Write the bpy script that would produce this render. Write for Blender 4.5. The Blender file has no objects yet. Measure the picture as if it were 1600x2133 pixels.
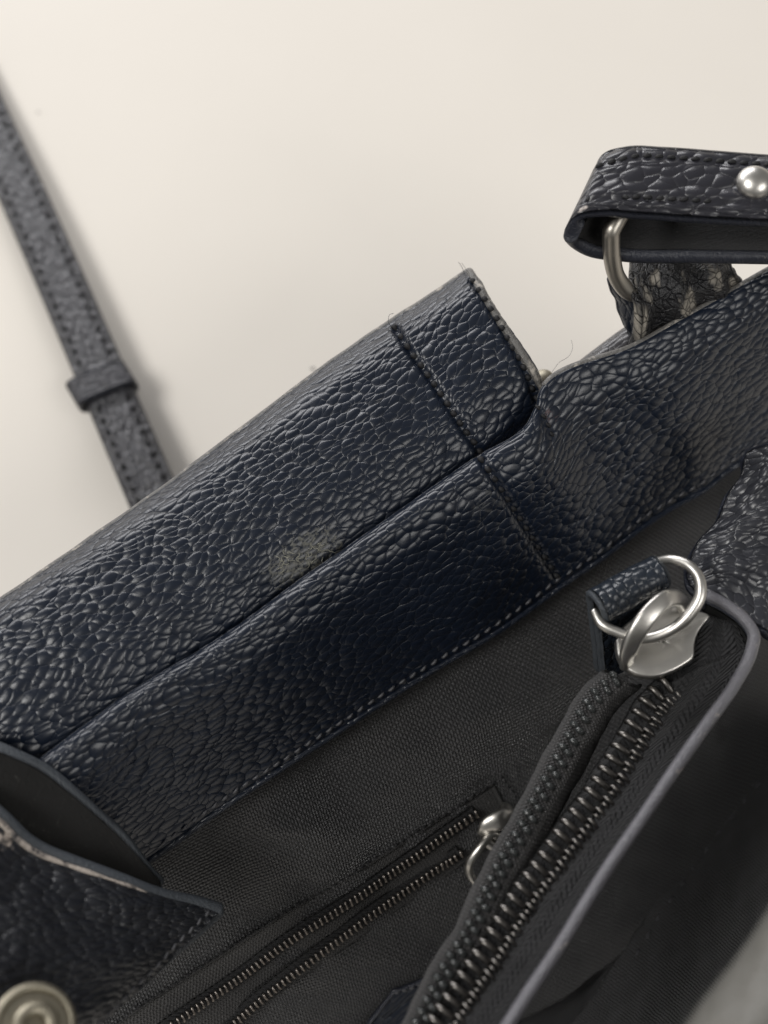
import bpy, math, random
import numpy as np
from mathutils import Vector, Matrix

random.seed(4)
rng = np.random.default_rng(7)
scene = bpy.context.scene
col = scene.collection
MM = 0.001

# ------------------------------------------------------------------ camera
TILT = math.radians(20.0)
FOC = 0.150
cd = np.array([0, math.sin(TILT), -math.cos(TILT)])
cu = np.array([0, math.cos(TILT), math.sin(TILT)])
cr = np.array([1.0, 0, 0])
CAM = np.array([0, 0, 0.060]) - FOC * cd
cam_data = bpy.data.cameras.new('camera')
cam = bpy.data.objects.new('camera', cam_data)
col.objects.link(cam)
cam.location = CAM.tolist()
cam.rotation_euler = (TILT, 0, 0)
cam_data.sensor_fit = 'VERTICAL'
cam_data.sensor_height = 36
cam_data.sensor_width = 27
cam_data.lens = 40
cam_data.clip_start = 0.005
cam_data.clip_end = 20
cam_data.dof.use_dof = True
cam_data.dof.focus_distance = 0.152
cam_data.dof.aperture_fstop = 14
scene.camera = cam

# ------------------------------------------------------------------ room light
world = bpy.data.worlds.new('World')
scene.world = world
world.use_nodes = True
world.node_tree.nodes['Background'].inputs[0].default_value = (1.0, 0.98, 0.95, 1)
world.node_tree.nodes['Background'].inputs[1].default_value = 0.17


def area(name, loc, target, sx, sy, watts, colr):
    ld = bpy.data.lights.new(name, 'AREA')
    ld.shape = 'RECTANGLE'
    ld.size, ld.size_y = sx, sy
    ld.energy = watts
    ld.color = colr
    o = bpy.data.objects.new(name, ld)
    col.objects.link(o)
    o.location = loc
    d = Vector(target) - Vector(loc)
    o.rotation_euler = d.to_track_quat('-Z', 'Y').to_euler()
    return o


area('window_light', (-0.85, 2.05, 0.82), (0, 0, 0.04), 2.5, 0.55, 48.0, (1.0, 0.99, 1.0))
area('room_lamp', (0.85, -0.60, 1.15), (0, 0, 0.03), 0.8, 0.5, 7.0, (1.0, 0.98, 0.945))
area('left_fill_lamp', (-0.80, -0.15, 1.20), (0, 0, 0.03), 0.6, 0.5, 11.5, (1.0, 0.98, 0.945))  # added overhead fill from the left, evens out the table
scene.view_settings.view_transform = 'Standard'
scene.view_settings.look = 'None'
scene.view_settings.exposure = 0.0
scene.view_settings.gamma = 1.0
scene.view_settings.use_curve_mapping = False
scene.cycles.use_denoising = True
scene.cycles.max_bounces = 8


# ------------------------------------------------------------------ geometry helpers
def V(px, py, z):
    """point of the place seen along a sight line at a height z (mm)"""
    k = 0.9 / 2133
    d = (px - 800) * k * cr - (py - 1066.5) * k * cu + cd
    t = (z * MM - CAM[2]) / d[2]
    return CAM + t * d


def proj(P):
    q = P - CAM
    w = q @ cd
    k = 0.9 / 2133
    return np.stack([800 + (q @ cr) / w / k, 1066.5 - (q @ cu) / w / k], -1)


def cr_curve(P, n):
    """Catmull-Rom through the rows of P, n samples evenly by chord length"""
    P = np.asarray(P, float)
    m = len(P)
    if m == 2:
        t = np.linspace(0, 1, n)[:, None]
        return P[0] * (1 - t) + P[1] * t
    flat = P.reshape(m, -1)
    if flat.shape[1] > 3:
        seg = np.linalg.norm(np.diff(P.reshape(m, -1, 3), axis=0), axis=-1).mean(1)
    else:
        seg = np.linalg.norm(np.diff(flat, axis=0), axis=-1)
    s = np.concatenate([[0], np.cumsum(seg)])
    x = np.linspace(0, s[-1], n)
    tan = np.zeros_like(flat)
    ds = np.diff(s)[:, None]
    dl = np.diff(flat, axis=0) / ds
    tan[1:-1] = (dl[:-1] * ds[1:] + dl[1:] * ds[:-1]) / (ds[1:] + ds[:-1])
    tan[0], tan[-1] = dl[0], dl[-1]
    i = np.clip(np.searchsorted(s, x, 'right') - 1, 0, m - 2)
    h = ds[i]
    t = ((x - s[i]) / ds[i, 0])[:, None]
    r = ((2*t**3 - 3*t**2 + 1) * flat[i] + (t**3 - 2*t**2 + t) * h * tan[i]
         + (-2*t**3 + 3*t**2) * flat[i+1] + (t**3 - t**2) * h * tan[i+1])
    return r.reshape((n,) + P.shape[1:])


def unit(a):
    return a / np.maximum(np.linalg.norm(a, axis=-1, keepdims=True), 1e-12)


def link(name, me, mats, parent=None):
    o = bpy.data.objects.new(name, me)
    for m in (mats if isinstance(mats, (list, tuple)) else [mats]):
        if len(me.materials) < (len(mats) if isinstance(mats, (list, tuple)) else 1):
            me.materials.append(m)
    col.objects.link(o)
    if parent is not None:
        o.parent = parent
    return o


def raw_mesh(name, verts, faces, uvs=None, midx=None, smooth=True):
    me = bpy.data.meshes.new(name)
    me.from_pydata([tuple(v) for v in verts], [], [tuple(f) for f in faces])
    if uvs is not None:
        lay = me.uv_layers.new(name='mm')
        li = np.empty(len(me.loops), np.int32)
        me.loops.foreach_get('vertex_index', li)
        lay.data.foreach_set('uv', np.asarray(uvs, np.float32)[li].ravel())
    if midx is not None:
        me.polygons.foreach_set('material_index', np.asarray(midx, np.int32))
    me.polygons.foreach_set('use_smooth', np.full(len(me.polygons), smooth))
    me.update()
    return me


def wave_noise(x, y, scale, seed, n=7):
    r = np.random.default_rng(seed)
    out = np.zeros_like(x)
    for _ in range(n):
        a = r.uniform(0, 2*math.pi)
        f = 2*math.pi / scale * r.uniform(.6, 1.6)
        out += np.sin((x*math.cos(a) + y*math.sin(a))*f + r.uniform(0, 6.28))
    return out / math.sqrt(n)


class Sheet:
    """a sheet of leather or cloth through control stations, with thickness and rounded edges"""
    def __init__(self, name, ctrl, mats, parent, thick=1.2, res=0.5, bump=(), grooves=(), facing=True, uvoff=(0, 0), world_pts=False, shape=None, even=False):
        P = np.array([[(q if world_pts else V(*q)) for q in row] for row in ctrl])   # stations x across x 3
        L = np.linalg.norm(np.diff(P, axis=0), axis=-1).sum(0).mean()
        W = np.linalg.norm(np.diff(P, axis=1), axis=-1).sum(1).mean()
        nu = max(6, int(L / (res*MM)) + 1)
        nv = max(4, int(W / (res*MM)) + 1)
        G = cr_curve(P, nu)
        G = np.swapaxes(cr_curve(np.swapaxes(G, 0, 1), nv), 0, 1)
        u = np.concatenate([[0], np.cumsum(np.linalg.norm(np.diff(G, axis=0), axis=-1).mean(1))]) / MM
        v = np.concatenate([[0], np.cumsum(np.linalg.norm(np.diff(G, axis=1), axis=-1).mean(0))]) / MM
        U, Vv = np.meshgrid(u, v, indexing='ij')
        self.flip = 1.0
        N = self.normals(G)
        ref = (G - G.reshape(-1, 3).mean(0)) if facing == 'out' else (CAM - G)
        if facing == 'first':
            ref = ref * (np.arange(nu) < nu * 0.35)[:, None, None]
        if facing and (ref * N).sum(-1).mean() < 0:
            self.flip = -1.0
            N = -N
        disp = np.zeros(U.shape)
        for (amp, sc, seed) in bump:
            disp += amp * wave_noise(U, Vv, sc, seed)
        if shape is not None:
            disp += shape(U / u[-1], Vv / v[-1], U, Vv)
        if grooves:
            px = proj(G)
            for (line, depth, width) in grooves:
                line = cr_curve(np.array(line, float), 60)
                dmin = np.full(U.shape, 1e9)
                for q in line:
                    dmin = np.minimum(dmin, np.hypot(px[..., 0]-q[0], px[..., 1]-q[1]))
                disp -= depth * np.exp(-(dmin*0.0625/width)**2)
        G = G + N * (disp * MM)[..., None]
        N = self.normals(G) * self.flip
        if even:   # grain laid along the panel at an even scale
            ax = unit(G[-1].mean(0) - G[0].mean(0))
            U = ((G - G[0, 0]) @ ax) / MM
            Vv = np.concatenate([np.zeros((nu, 1)), np.cumsum(np.linalg.norm(np.diff(G, axis=1), axis=-1), axis=1)], 1) / MM
            Vv = Vv - Vv[:, -1:]
        self.G, self.N, self.U, self.W, self.px = G, N, U, Vv, proj(G)
        self.obj = self.build(name, mats, parent, thick * MM, uvoff)

    @staticmethod
    def normals(G):
        du = np.gradient(G, axis=0)
        dv = np.gradient(G, axis=1)
        return unit(np.cross(du, dv))

    def build(self, name, mats, parent, t, uvoff):
        G, N = self.G, self.N
        nu, nv = G.shape[:2]
        n0 = nu * nv
        idx = np.arange(n0).reshape(nu, nv)
        verts = [G.reshape(-1, 3), (G - N * t).reshape(-1, 3)]
        UV = np.stack([self.U + uvoff[0], self.W + uvoff[1]], -1).reshape(-1, 2)
        uvs = [UV, UV]
        q = np.stack([idx[:-1, :-1], idx[1:, :-1], idx[1:, 1:], idx[:-1, 1:]], -1).reshape(-1, 4)
        if self.flip < 0:
            q = q[:, ::-1]
        faces = [q, (q + n0)[:, ::-1]]
        mi = [np.zeros(len(q), int), np.full(len(q), 2)]
        # border loop
        loop = np.concatenate([idx[:, 0], idx[-1, 1:], idx[-2::-1, -1], idx[0, -2:0:-1]])
        ii, jj = np.unravel_index(loop, (nu, nv))
        du = unit(np.gradient(G, axis=0))
        dv = unit(np.gradient(G, axis=1))
        out = np.zeros((len(loop), 3))
        out -= (jj == 0)[:, None] * dv[ii, jj]
        out += (jj == nv-1)[:, None] * dv[ii, jj]
        out -= (ii == 0)[:, None] * du[ii, jj]
        out += (ii == nu-1)[:, None] * du[ii, jj]
        out = unit(out)
        nl = N[ii, jj]
        c = G[ii, jj] - nl * t / 2
        K = 6
        prev = loop
        base = 2 * n0
        m = len(loop)
        for k in range(1, K + 1):
            if k < K:
                th = math.pi * k / K
                ring = c + nl * (t/2*math.cos(th)) + out * (t/2*math.sin(th))
                verts.append(ring)
                uvs.append(UV[loop] + k * 0.25)
                cur = np.arange(base, base + m)
                base += m
            else:
                cur = loop + n0
            a, b = prev, np.roll(prev, -1)
            d, e = cur, np.roll(cur, -1)
            f = np.stack([a, d, e, b], -1)
            if self.flip < 0:
                f = f[:, ::-1]
            faces.append(f[:, ::-1])
            mi.append(np.ones(len(f), int))
            prev = cur
        me = raw_mesh(name, np.concatenate(verts), np.concatenate(faces), np.concatenate(uvs), np.concatenate(mi))
        for mt in mats:
            me.materials.append(mt)
        o = bpy.data.objects.new(name, me)
        col.objects.link(o)
        o.parent = parent
        return o

    def at(self, px, py, lift=0.0):
        d = (self.px[..., 0]-px)**2 + (self.px[..., 1]-py)**2
        k = np.argsort(d.ravel())[:4]
        w = 1 / (d.ravel()[k] + 1e-3)
        w /= w.sum()
        p = (self.G.reshape(-1, 3)[k] * w[:, None]).sum(0)
        n = unit((self.N.reshape(-1, 3)[k] * w[:, None]).sum(0))
        return p + n * lift * MM, n


def frame(origin, along, normal):
    y = unit(np.asarray(along, float))
    z = np.asarray(normal, float)
    z = unit(z - y * (z @ y))
    x = np.cross(y, z)
    M = np.eye(4)
    M[:3, 0], M[:3, 1], M[:3, 2], M[:3, 3] = x, y, z, origin
    return Matrix(M.tolist())


def tube(name, pts, rad, mat, parent=None, n=None, sides=10, closed=False, prof=None, caps=True, up=None):
    """sweep of a round (or given) section along points in metres; rad in mm, one value or one per point"""
    P = np.asarray(pts, float)
    if closed:
        P = np.concatenate([P, P[:1]])
    n = n or max(8, len(P) * 6)
    C = cr_curve(P, n)
    if closed:
        C = C[:-1]
        n -= 1
    R = np.interp(np.linspace(0, 1, n), np.linspace(0, 1, len(np.atleast_1d(rad))), np.atleast_1d(rad)) * MM
    T = unit(np.roll(C, -1, 0) - np.roll(C, 1, 0)) if closed else unit(np.gradient(C, axis=0))
    ref = np.array(up if up is not None else [0.13, 0.21, 0.97])
    A = unit(np.cross(T, ref))
    if up is None:
        for i in range(1, n):
            a = A[i-1] - T[i] * (A[i-1] @ T[i])
            A[i] = unit(a)
    B = np.cross(T, A)
    if prof is None:
        ang = np.linspace(0, 2*math.pi, sides, endpoint=False)
        prof = np.stack([np.cos(ang), np.sin(ang)], -1)
    prof = np.asarray(prof, float)
    s = len(prof)
    verts = (C[:, None] + R[:, None, None] * (prof[None, :, 0:1] * A[:, None] + prof[None, :, 1:2] * B[:, None])).reshape(-1, 3)
    faces = []
    for i in range(n if closed else n-1):
        j = (i+1) % n
        for k in range(s):
            l = (k+1) % s
            faces.append((i*s+k, j*s+k, j*s+l, i*s+l)[::-1])
    verts = list(verts)
    if caps and not closed:
        for i, sg in ((0, -1), (n-1, 1)):
            verts.append(C[i] + T[i]*R[i]*0.6*sg)
            cidx = len(verts)-1
            for k in range(s):
                l = (k+1) % s
                f = (i*s+k, i*s+l, cidx)
                faces.append(f if sg > 0 else f[::-1])
    uv = np.zeros((len(verts), 2))
    ln = np.concatenate([[0], np.cumsum(np.linalg.norm(np.diff(C, axis=0), axis=-1))]) / MM
    for i in range(n):
        uv[i*s:(i+1)*s, 0] = ln[i]
        uv[i*s:(i+1)*s, 1] = np.arange(s) * 6.28 * R[i] / MM / s
    me = raw_mesh(name, verts, faces, uv)
    me.validate()
    return link(name, me, [mat], parent)


def prism(name, outline, M, z0, z1, mat, parent, bevel=0.15, dome=0.0):
    """plate with a rounded rim: outline in mm in the local frame M"""
    O = np.asarray(outline, float)
    c = O.mean(0)
    rings = []
    def ring(scale_in, z):
        d = O - c
        l = np.linalg.norm(d, axis=1, keepdims=True)
        return np.concatenate([c + d * (1 - scale_in / l), np.full((len(O), 1), z)], 1)
    rings = [ring(bevel, z0), ring(bevel*.3, z0 + bevel*.3), ring(0, z0 + bevel), ring(0, z1 - bevel), ring(bevel*.3, z1-bevel*.3), ring(bevel, z1)]
    if dome:
        rm = np.linalg.norm(O-c, axis=1).mean()
        for f in (.35, .6, .82, .96):
            rings.append(ring(bevel + f*(rm-bevel)*.98, z1 + dome*(1-(1-f)**2)))
    n = len(O)
    verts = np.concatenate(rings + [np.array([[c[0], c[1], z0]]), np.array([[c[0], c[1], z1 + dome]])])
    faces = []
    for i in range(len(rings)-1):
        for k in range(n):
            l = (k+1) % n
            faces.append((i*n+k, i*n+l, (i+1)*n+l, (i+1)*n+k))
    b = len(rings)*n
    t0 = (len(rings)-1)*n
    for k in range(n):
        l = (k+1) % n
        faces.append((k, b, l))
        faces.append((t0+k, t0+l, b+1))
    Mn = np.array(M)
    W = verts * MM @ Mn[:3, :3].T + Mn[:3, 3]
    me = raw_mesh(name, W, faces, verts[:, :2])
    return link(name, me, [mat], parent)


def join_meshes(name, mes, mat):
    verts, faces = [], []
    for m in mes:
        b = len(verts)
        verts += [tuple(v.co) for v in m.vertices]
        faces += [tuple(i + b for i in p.vertices) for p in m.polygons]
    me = raw_mesh(name, verts, faces)
    me.materials.append(mat)
    return me


def lerp_line(pts, n=None, pitch=None):
    C = cr_curve(np.array(pts, float), 400)
    s = np.concatenate([[0], np.cumsum(np.linalg.norm(np.diff(C[:, :2], axis=0), axis=-1))])
    if pitch:
        n = max(2, int(round(s[-1] / pitch)) + 1)
    x = np.linspace(0, s[-1], n)
    return np.stack([np.interp(x, s, C[:, k]) for k in range(C.shape[1])], -1)


def empty(name, loc=(0, 0, 0)):
    o = bpy.data.objects.new(name, None)
    o.empty_display_size = 0.01
    col.objects.link(o)
    o.location = loc
    return o


# ------------------------------------------------------------------ materials
class NT:
    def __init__(self, name):
        self.m = bpy.data.materials.new(name)
        self.m.use_nodes = True
        self.t = self.m.node_tree
        self.b = self.t.nodes['Principled BSDF']

    def n(self, kind, **kw):
        nd = self.t.nodes.new(kind)
        for k, v in kw.items():
            setattr(nd, k, v)
        return nd

    def set(self, sock, v):
        if hasattr(v, 'links') or isinstance(v, bpy.types.NodeSocket):
            self.t.links.new(v, sock)
        else:
            sock.default_value = v

    def math(self, op, a, b=0.0, c=None, clamp=False):
        nd = self.n('ShaderNodeMath', operation=op, use_clamp=clamp)
        self.set(nd.inputs[0], a)
        self.set(nd.inputs[1], b)
        if c is not None:
            self.set(nd.inputs[2], c)
        return nd.outputs[0]

    def uv(self):
        return self.n('ShaderNodeUVMap', uv_map='mm').outputs[0]

    def obj(self):
        return self.n('ShaderNodeNewGeometry').outputs['Position']

    def sep(self, v):
        s = self.n('ShaderNodeSeparateXYZ')
        self.t.links.new(v, s.inputs[0])
        return s.outputs

    def comb(self, x, y, z=0.0):
        s = self.n('ShaderNodeCombineXYZ')
        for i, a in enumerate((x, y, z)):
            self.set(s.inputs[i], a)
        return s.outputs[0]

    def noise(self, v, scale, detail=3.0, rough=0.55):
        nd = self.n('ShaderNodeTexNoise')
        self.set(nd.inputs['Vector'], v)
        nd.inputs['Scale'].default_value = scale
        nd.inputs['Detail'].default_value = detail
        nd.inputs['Roughness'].default_value = rough
        return nd.outputs

    def voro(self, v, scale, feature='DISTANCE_TO_EDGE', rand=0.85):
        nd = self.n('ShaderNodeTexVoronoi', feature=feature)
        self.set(nd.inputs['Vector'], v)
        nd.inputs['Scale'].default_value = scale
        nd.inputs['Randomness'].default_value = rand
        return nd.outputs

    def ramp(self, f, stops, interp='LINEAR'):
        nd = self.n('ShaderNodeValToRGB')
        nd.color_ramp.interpolation = interp
        el = nd.color_ramp.elements
        while len(el) < len(stops):
            el.new(0.5)
        for e, (p, c) in zip(el, stops):
            e.position = p
            e.color = (c, c, c, 1) if not isinstance(c, tuple) else (*c, 1)
        self.t.links.new(f, nd.inputs[0])
        return nd.outputs[0]

    def mix(self, f, a, b):
        nd = self.n('ShaderNodeMix', data_type='RGBA')
        self.set(nd.inputs[0], f)
        self.set(nd.inputs[6], a if not isinstance(a, tuple) else (*a, 1))
        self.set(nd.inputs[7], b if not isinstance(b, tuple) else (*b, 1))
        return nd.outputs[2]

    def vmath(self, op, a, b):
        nd = self.n('ShaderNodeVectorMath', operation=op)
        self.set(nd.inputs[0], a)
        self.set(nd.inputs[1], b)
        return nd.outputs['Value'] if op in ('DISTANCE', 'LENGTH', 'DOT_PRODUCT') else nd.outputs[0]

    def bump(self, h, dist, strength=1.0, normal=None):
        nd = self.n('ShaderNodeBump')
        nd.inputs['Distance'].default_value = dist * MM
        nd.inputs['Strength'].default_value = strength
        self.t.links.new(h, nd.inputs['Height'])
        if normal is not None:
            self.t.links.new(normal, nd.inputs['Normal'])
        return nd.outputs[0]

    def out(self, color=None, rough=None, metal=None, normal=None, spec=None, sheen=None):
        if color is not None:
            self.set(self.b.inputs['Base Color'], color if not isinstance(color, tuple) else (*color, 1))
        if rough is not None:
            self.set(self.b.inputs['Roughness'], rough)
        if metal is not None:
            self.set(self.b.inputs['Metallic'], metal)
        if spec is not None:
            self.b.inputs['Specular IOR Level'].default_value = spec
        if sheen is not None:
            self.b.inputs['Sheen Weight'].default_value = sheen
        if normal is not None:
            self.t.links.new(normal, self.b.inputs['Normal'])
        return self.m


def leather(name, base=(0.0048, 0.0078, 0.0152), cell=1.2, amp=0.195, rough=0.30, scuffs=(), spec=0.5, aspect=0.68):
    """pebbled leather; scuffs = (world point, radius mm, colour, amount, noise scale)"""
    t = NT(name)
    uv = t.uv()
    s = t.sep(uv)
    w1 = t.noise(uv, 0.13, 2)[1]
    w2 = t.noise(uv, 1.3, 2)[1]
    wa = t.sep(w1)
    wb = t.sep(w2)
    u = t.math('ADD', s[0], t.math('ADD', t.math('MULTIPLY', wa[0], 2.4), t.math('MULTIPLY', wb[0], 0.15)))
    v = t.math('ADD', s[1], t.math('ADD', t.math('MULTIPLY', wa[1], 2.4), t.math('MULTIPLY', wb[1], 0.15)))
    ua = t.math('MULTIPLY', u, aspect)
    x = t.math('MULTIPLY', t.math('ADD', ua, v), 0.72 / cell)
    y = t.math('MULTIPLY', t.math('SUBTRACT', ua, v), 0.72 / cell)
    p = t.comb(x, y)
    e1 = t.voro(p, 1.0, rand=0.82)[0]
    f1 = t.voro(p, 1.0, 'F1', rand=0.82)[0]
    # rounded pebbles: paraboloid domes meeting in creases, flattened here and there
    dome_ = t.math('SUBTRACT', 1.0, t.math('MULTIPLY', t.math('POWER', f1, 1.8), 1.5))
    flat = t.math('ADD', 0.70, t.math('MULTIPLY', t.noise(uv, 0.10, 2)[0], 0.6))
    dome_ = t.math('MULTIPLY', dome_, flat)
    crease = t.ramp(e1, [(0.0, 0.0), (0.05, 0.7), (0.12, 1.0)])
    mic = t.noise(uv, 5.0, 5, 0.65)[0]
    h = t.math('ADD', t.math('ADD', dome_, t.math('MULTIPLY', crease, 0.10)), t.math('MULTIPLY', mic, 0.05))
    nrm = t.bump(h, amp)
    big = t.noise(uv, 0.11, 3)[0]
    colr = t.mix(big, base, tuple(c * 1.55 for c in base))
    r = t.math('ADD', rough - 0.08, t.math('MULTIPLY', t.noise(uv, 0.8, 4)[0], 0.16))
    for (pt, rad, c, amt, ns) in scuffs:
        pos = t.obj()
        d = t.vmath('DISTANCE', pos, tuple(pt))
        fall = t.math('SUBTRACT', 1.0, t.math('DIVIDE', d, rad * MM), clamp=True)
        nz = t.noise(uv, ns, 6, 0.7)[0]
        k = t.math('MULTIPLY', t.math('SUBTRACT', t.math('ADD', nz, t.math('MULTIPLY', t.math('MULTIPLY', fall, 2.0, clamp=True), 0.14)), 0.61), 16.0, clamp=True)
        k = t.math('MULTIPLY', k, t.math('MULTIPLY', t.math('MULTIPLY', fall, 3.0, clamp=True), amt))
        if ns > 0.5:
            k = t.math('MULTIPLY', k, t.ramp(e1, [(0.0, 1.0), (0.06, 0.85), (0.18, 0.25), (0.6, 0.08)]))
        colr = t.mix(k, colr, c)
        r = t.math('ADD', r, t.math('MULTIPLY', k, 0.4))
    return t.out(colr, r, 0.0, nrm, spec)


def edge_paint(name, base, worn=None, amt=0.5, rough=0.42):
    t = NT(name)
    uv = t.uv()
    c = t.mix(t.noise(uv, 0.6, 4)[0], base, tuple(x*1.5 for x in base))
    if worn:
        k = t.math('MULTIPLY', t.math('SUBTRACT', t.noise(uv, 0.45, 6, 0.7)[0], 1.0 - amt), 9.0, clamp=True)
        c = t.mix(k, c, worn)
    return t.out(c, rough, 0.0, t.bump(t.noise(uv, 2.2, 5, 0.6)[0], 0.22))


def fabric(name, base=(0.036, 0.0358, 0.0375), pitch=0.60, amp=0.30, rough=0.33, twill=False, turn=0.0):
    t = NT(name)
    uv = t.uv()
    s = t.sep(uv)
    wob = t.sep(t.noise(uv, 0.5, 3)[1])
    cs, sn = math.cos(turn), math.sin(turn)
    u = t.math('ADD', t.math('ADD', t.math('MULTIPLY', s[0], cs), t.math('MULTIPLY', s[1], sn)), t.math('MULTIPLY', wob[0], 0.5))
    v = t.math('ADD', t.math('SUBTRACT', t.math('MULTIPLY', s[1], cs), t.math('MULTIPLY', s[0], sn)), t.math('MULTIPLY', wob[1], 0.5))
    k = 2 * math.pi / pitch
    su = t.math('SINE', t.math('MULTIPLY', u, k))
    sv = t.math('SINE', t.math('MULTIPLY', v, k))
    if twill:
        tri = t.math('PINGPONG', v, 1.6)
        h = t.math('SINE', t.math('MULTIPLY', t.math('ADD', t.math('MULTIPLY', u, 0.8), t.math('MULTIPLY', tri, 1.1)), k))
        h = t.math('ADD', h, t.math('MULTIPLY', sv, 0.35))
    else:
        h = t.math('ADD', t.math('MULTIPLY', su, sv), t.math('MULTIPLY', t.math('ADD', su, sv), 0.25))
    h = t.math('ADD', h, t.math('MULTIPLY', t.noise(uv, 5.0, 4, 0.7)[0], 0.9))
    dust = t.noise(uv, 0.9, 6, 0.75)[0]
    thread_lit = t.math('MULTIPLY', t.math('ADD', su, 1.0), 0.5)
    c = t.mix(thread_lit, tuple(x*0.5 for x in base), tuple(x * 2.6 for x in base)) if not twill else t.mix(thread_lit, base, tuple(x * 1.7 for x in base))  # light threads, dark gaps: weave shading put into the colour
    c = t.mix(t.math('MULTIPLY', t.math('SUBTRACT', t.noise(uv, 2.2, 3, .6)[0], 0.70), 20.0, clamp=True), c, (0.16, 0.155, 0.15))
    c = t.mix(t.math('MULTIPLY', t.math('SUBTRACT', dust, 0.58), 0.8, clamp=True), c, (0.08, 0.078, 0.076))
    return t.out(c, rough, 0.0, t.bump(h, amp), 0.4 if twill else 0.85, 0.05)


def metal(name, c, rough, var=0.12):
    t = NT(name)
    pos = t.obj()
    nz = t.noise(pos, 900, 5, 0.7)[0]
    r = t.math('ADD', rough, t.math('MULTIPLY', nz, var))
    cc = t.mix(t.noise(pos, 260, 4)[0], c, tuple(x * 0.8 for x in c))
    return t.out(cc, r, 1.0, t.bump(nz, 0.02))


def thread(name, c, rough=0.6):
    t = NT(name)
    pos = t.obj()
    nz = t.noise(pos, 3000, 3)[0]
    return t.out(t.mix(nz, c, tuple(x*1.8 for x in c)), rough, 0.0, t.bump(nz, 0.06))


def table_mat():
    t = NT('table_laminate')
    pos = t.obj()
    n1 = t.noise(pos, 22, 6, 0.6)[0]
    n2 = t.noise(pos, 1400, 3)[0]
    c = t.mix(n1, (0.755, 0.712, 0.652), (0.80, 0.758, 0.698))
    return t.out(c, t.math('ADD', 0.42, t.math('MULTIPLY', n2, 0.1)), 0.0, t.bump(n2, 0.012))


M_TABLE = table_mat()
M_EDGE = edge_paint('edge_paint_navy', (0.014, 0.016, 0.024), (0.34, 0.31, 0.27), 0.34, 0.30)
M_EDGE_PALE = edge_paint('edge_paint_rubbed', (0.085, 0.082, 0.078), (0.36, 0.33, 0.29), 0.46, 0.38)
M_EDGE_TAB = edge_paint('edge_paint_blue_grey', (0.040, 0.046, 0.054), None, 0.3, 0.5)
M_FABRIC = fabric('lining_cloth', turn=-0.6)
M_FABRIC_WELT = fabric('pocket_cloth', (0.016, 0.015, 0.015), 0.5, 0.12, 0.6)
M_TAPE = fabric('zipper_tape_cloth', (0.010, 0.010, 0.011), 0.75, 0.13, 0.55, True)
def suede():
    t = NT('raw_leather_back')
    uv = t.uv()
    n1 = t.noise(uv, 1.6, 6, .75)[0]
    lint = t.math('MULTIPLY', t.math('SUBTRACT', t.noise(uv, 0.8, 7, .8)[0], .60), 7.0, clamp=True)
    c = t.mix(n1, (.004, .004, .0042), (.016, .0155, .015))
    c = t.mix(lint, c, (.13, .125, .11))
    return t.out(c, .9, 0.0, t.bump(n1, .9))


M_SUEDE = suede()
M_STITCH = thread('stitch_thread', (0.0035, 0.0035, 0.0045), 0.7)
M_STITCH_GREY = thread('seam_thread', (0.05, 0.05, 0.055), 0.5)
M_NICKEL = metal('brushed_nickel', (0.70, 0.68, 0.64), 0.30)
M_NICKEL_DULL = metal('dull_nickel', (0.48, 0.45, 0.40), 0.34)
M_BRASS = metal('aged_brass', (0.36, 0.33, 0.26), 0.36, 0.25)
M_TEETH = metal('gunmetal_teeth', (0.17, 0.16, 0.15), 0.30)
M_TEETH_S = metal('pewter_teeth', (0.30, 0.27, 0.245), 0.26)
M_COIL = thread('black_coil', (0.024, 0.026, 0.026), 0.12)
M_LEATHER = leather('navy_pebbled_leather')
M_LEATHER_STRAP = leather('strap_leather_sheen', base=(0.048, 0.048, 0.054), cell=1.05, amp=0.32, rough=0.34)  # sheen painted as a greyer base; no lamp reflects off the strap

# ------------------------------------------------------------------ table
s_ = 1.6
tb = raw_mesh('table_surface', [(-s_, -s_, 0), (s_, -s_, 0), (s_, s_, 0), (-s_, s_, 0),
                                (-s_, -s_, -.03), (s_, -s_, -.03), (s_, s_, -.03), (-s_, s_, -.03)],
              [(0, 1, 2, 3), (7, 6, 5, 4), (0, 4, 5, 1), (1, 5, 6, 2), (2, 6, 7, 3), (3, 7, 4, 0)], smooth=False)
table = link('table_surface', tb, [M_TABLE])
table['kind'] = 'structure'
table['label'] = 'smooth cream white table top under the handbag'

# ------------------------------------------------------------------ handbag
bag = empty('handbag')
bag['label'] = 'navy pebbled leather handbag lying unzipped on the cream table'
bag['category'] = 'handbag'

STITCH_ME = {}


def stitch_mesh(length, rad, mat):
    key = (length, rad, mat.name)
    if key not in STITCH_ME:
        n, s = 7, 6
        verts, faces = [], []
        for i in range(n):
            t = i / (n-1)*2 - 1
            r = rad * math.sqrt(max(0.02, 1 - abs(t)**2.6))
            for k in range(s):
                a = 2*math.pi*k/s + t*1.2
                verts.append((r*math.cos(a)*MM, t*length/2*MM, (r*math.sin(a)*0.8 - 0.35*rad*t*t*2)*MM))
        for i in range(n-1):
            for k in range(s):
                l = (k+1) % s
                faces.append((i*s+k, (i+1)*s+k, (i+1)*s+l, i*s+l))
        faces.append(tuple(range(s)))
        faces.append(tuple(range((n-1)*s, n*s))[::-1])
        me = raw_mesh('stitch', verts, faces)
        me.materials.append(mat)
        STITCH_ME[key] = me
    return STITCH_ME[key]


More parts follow.
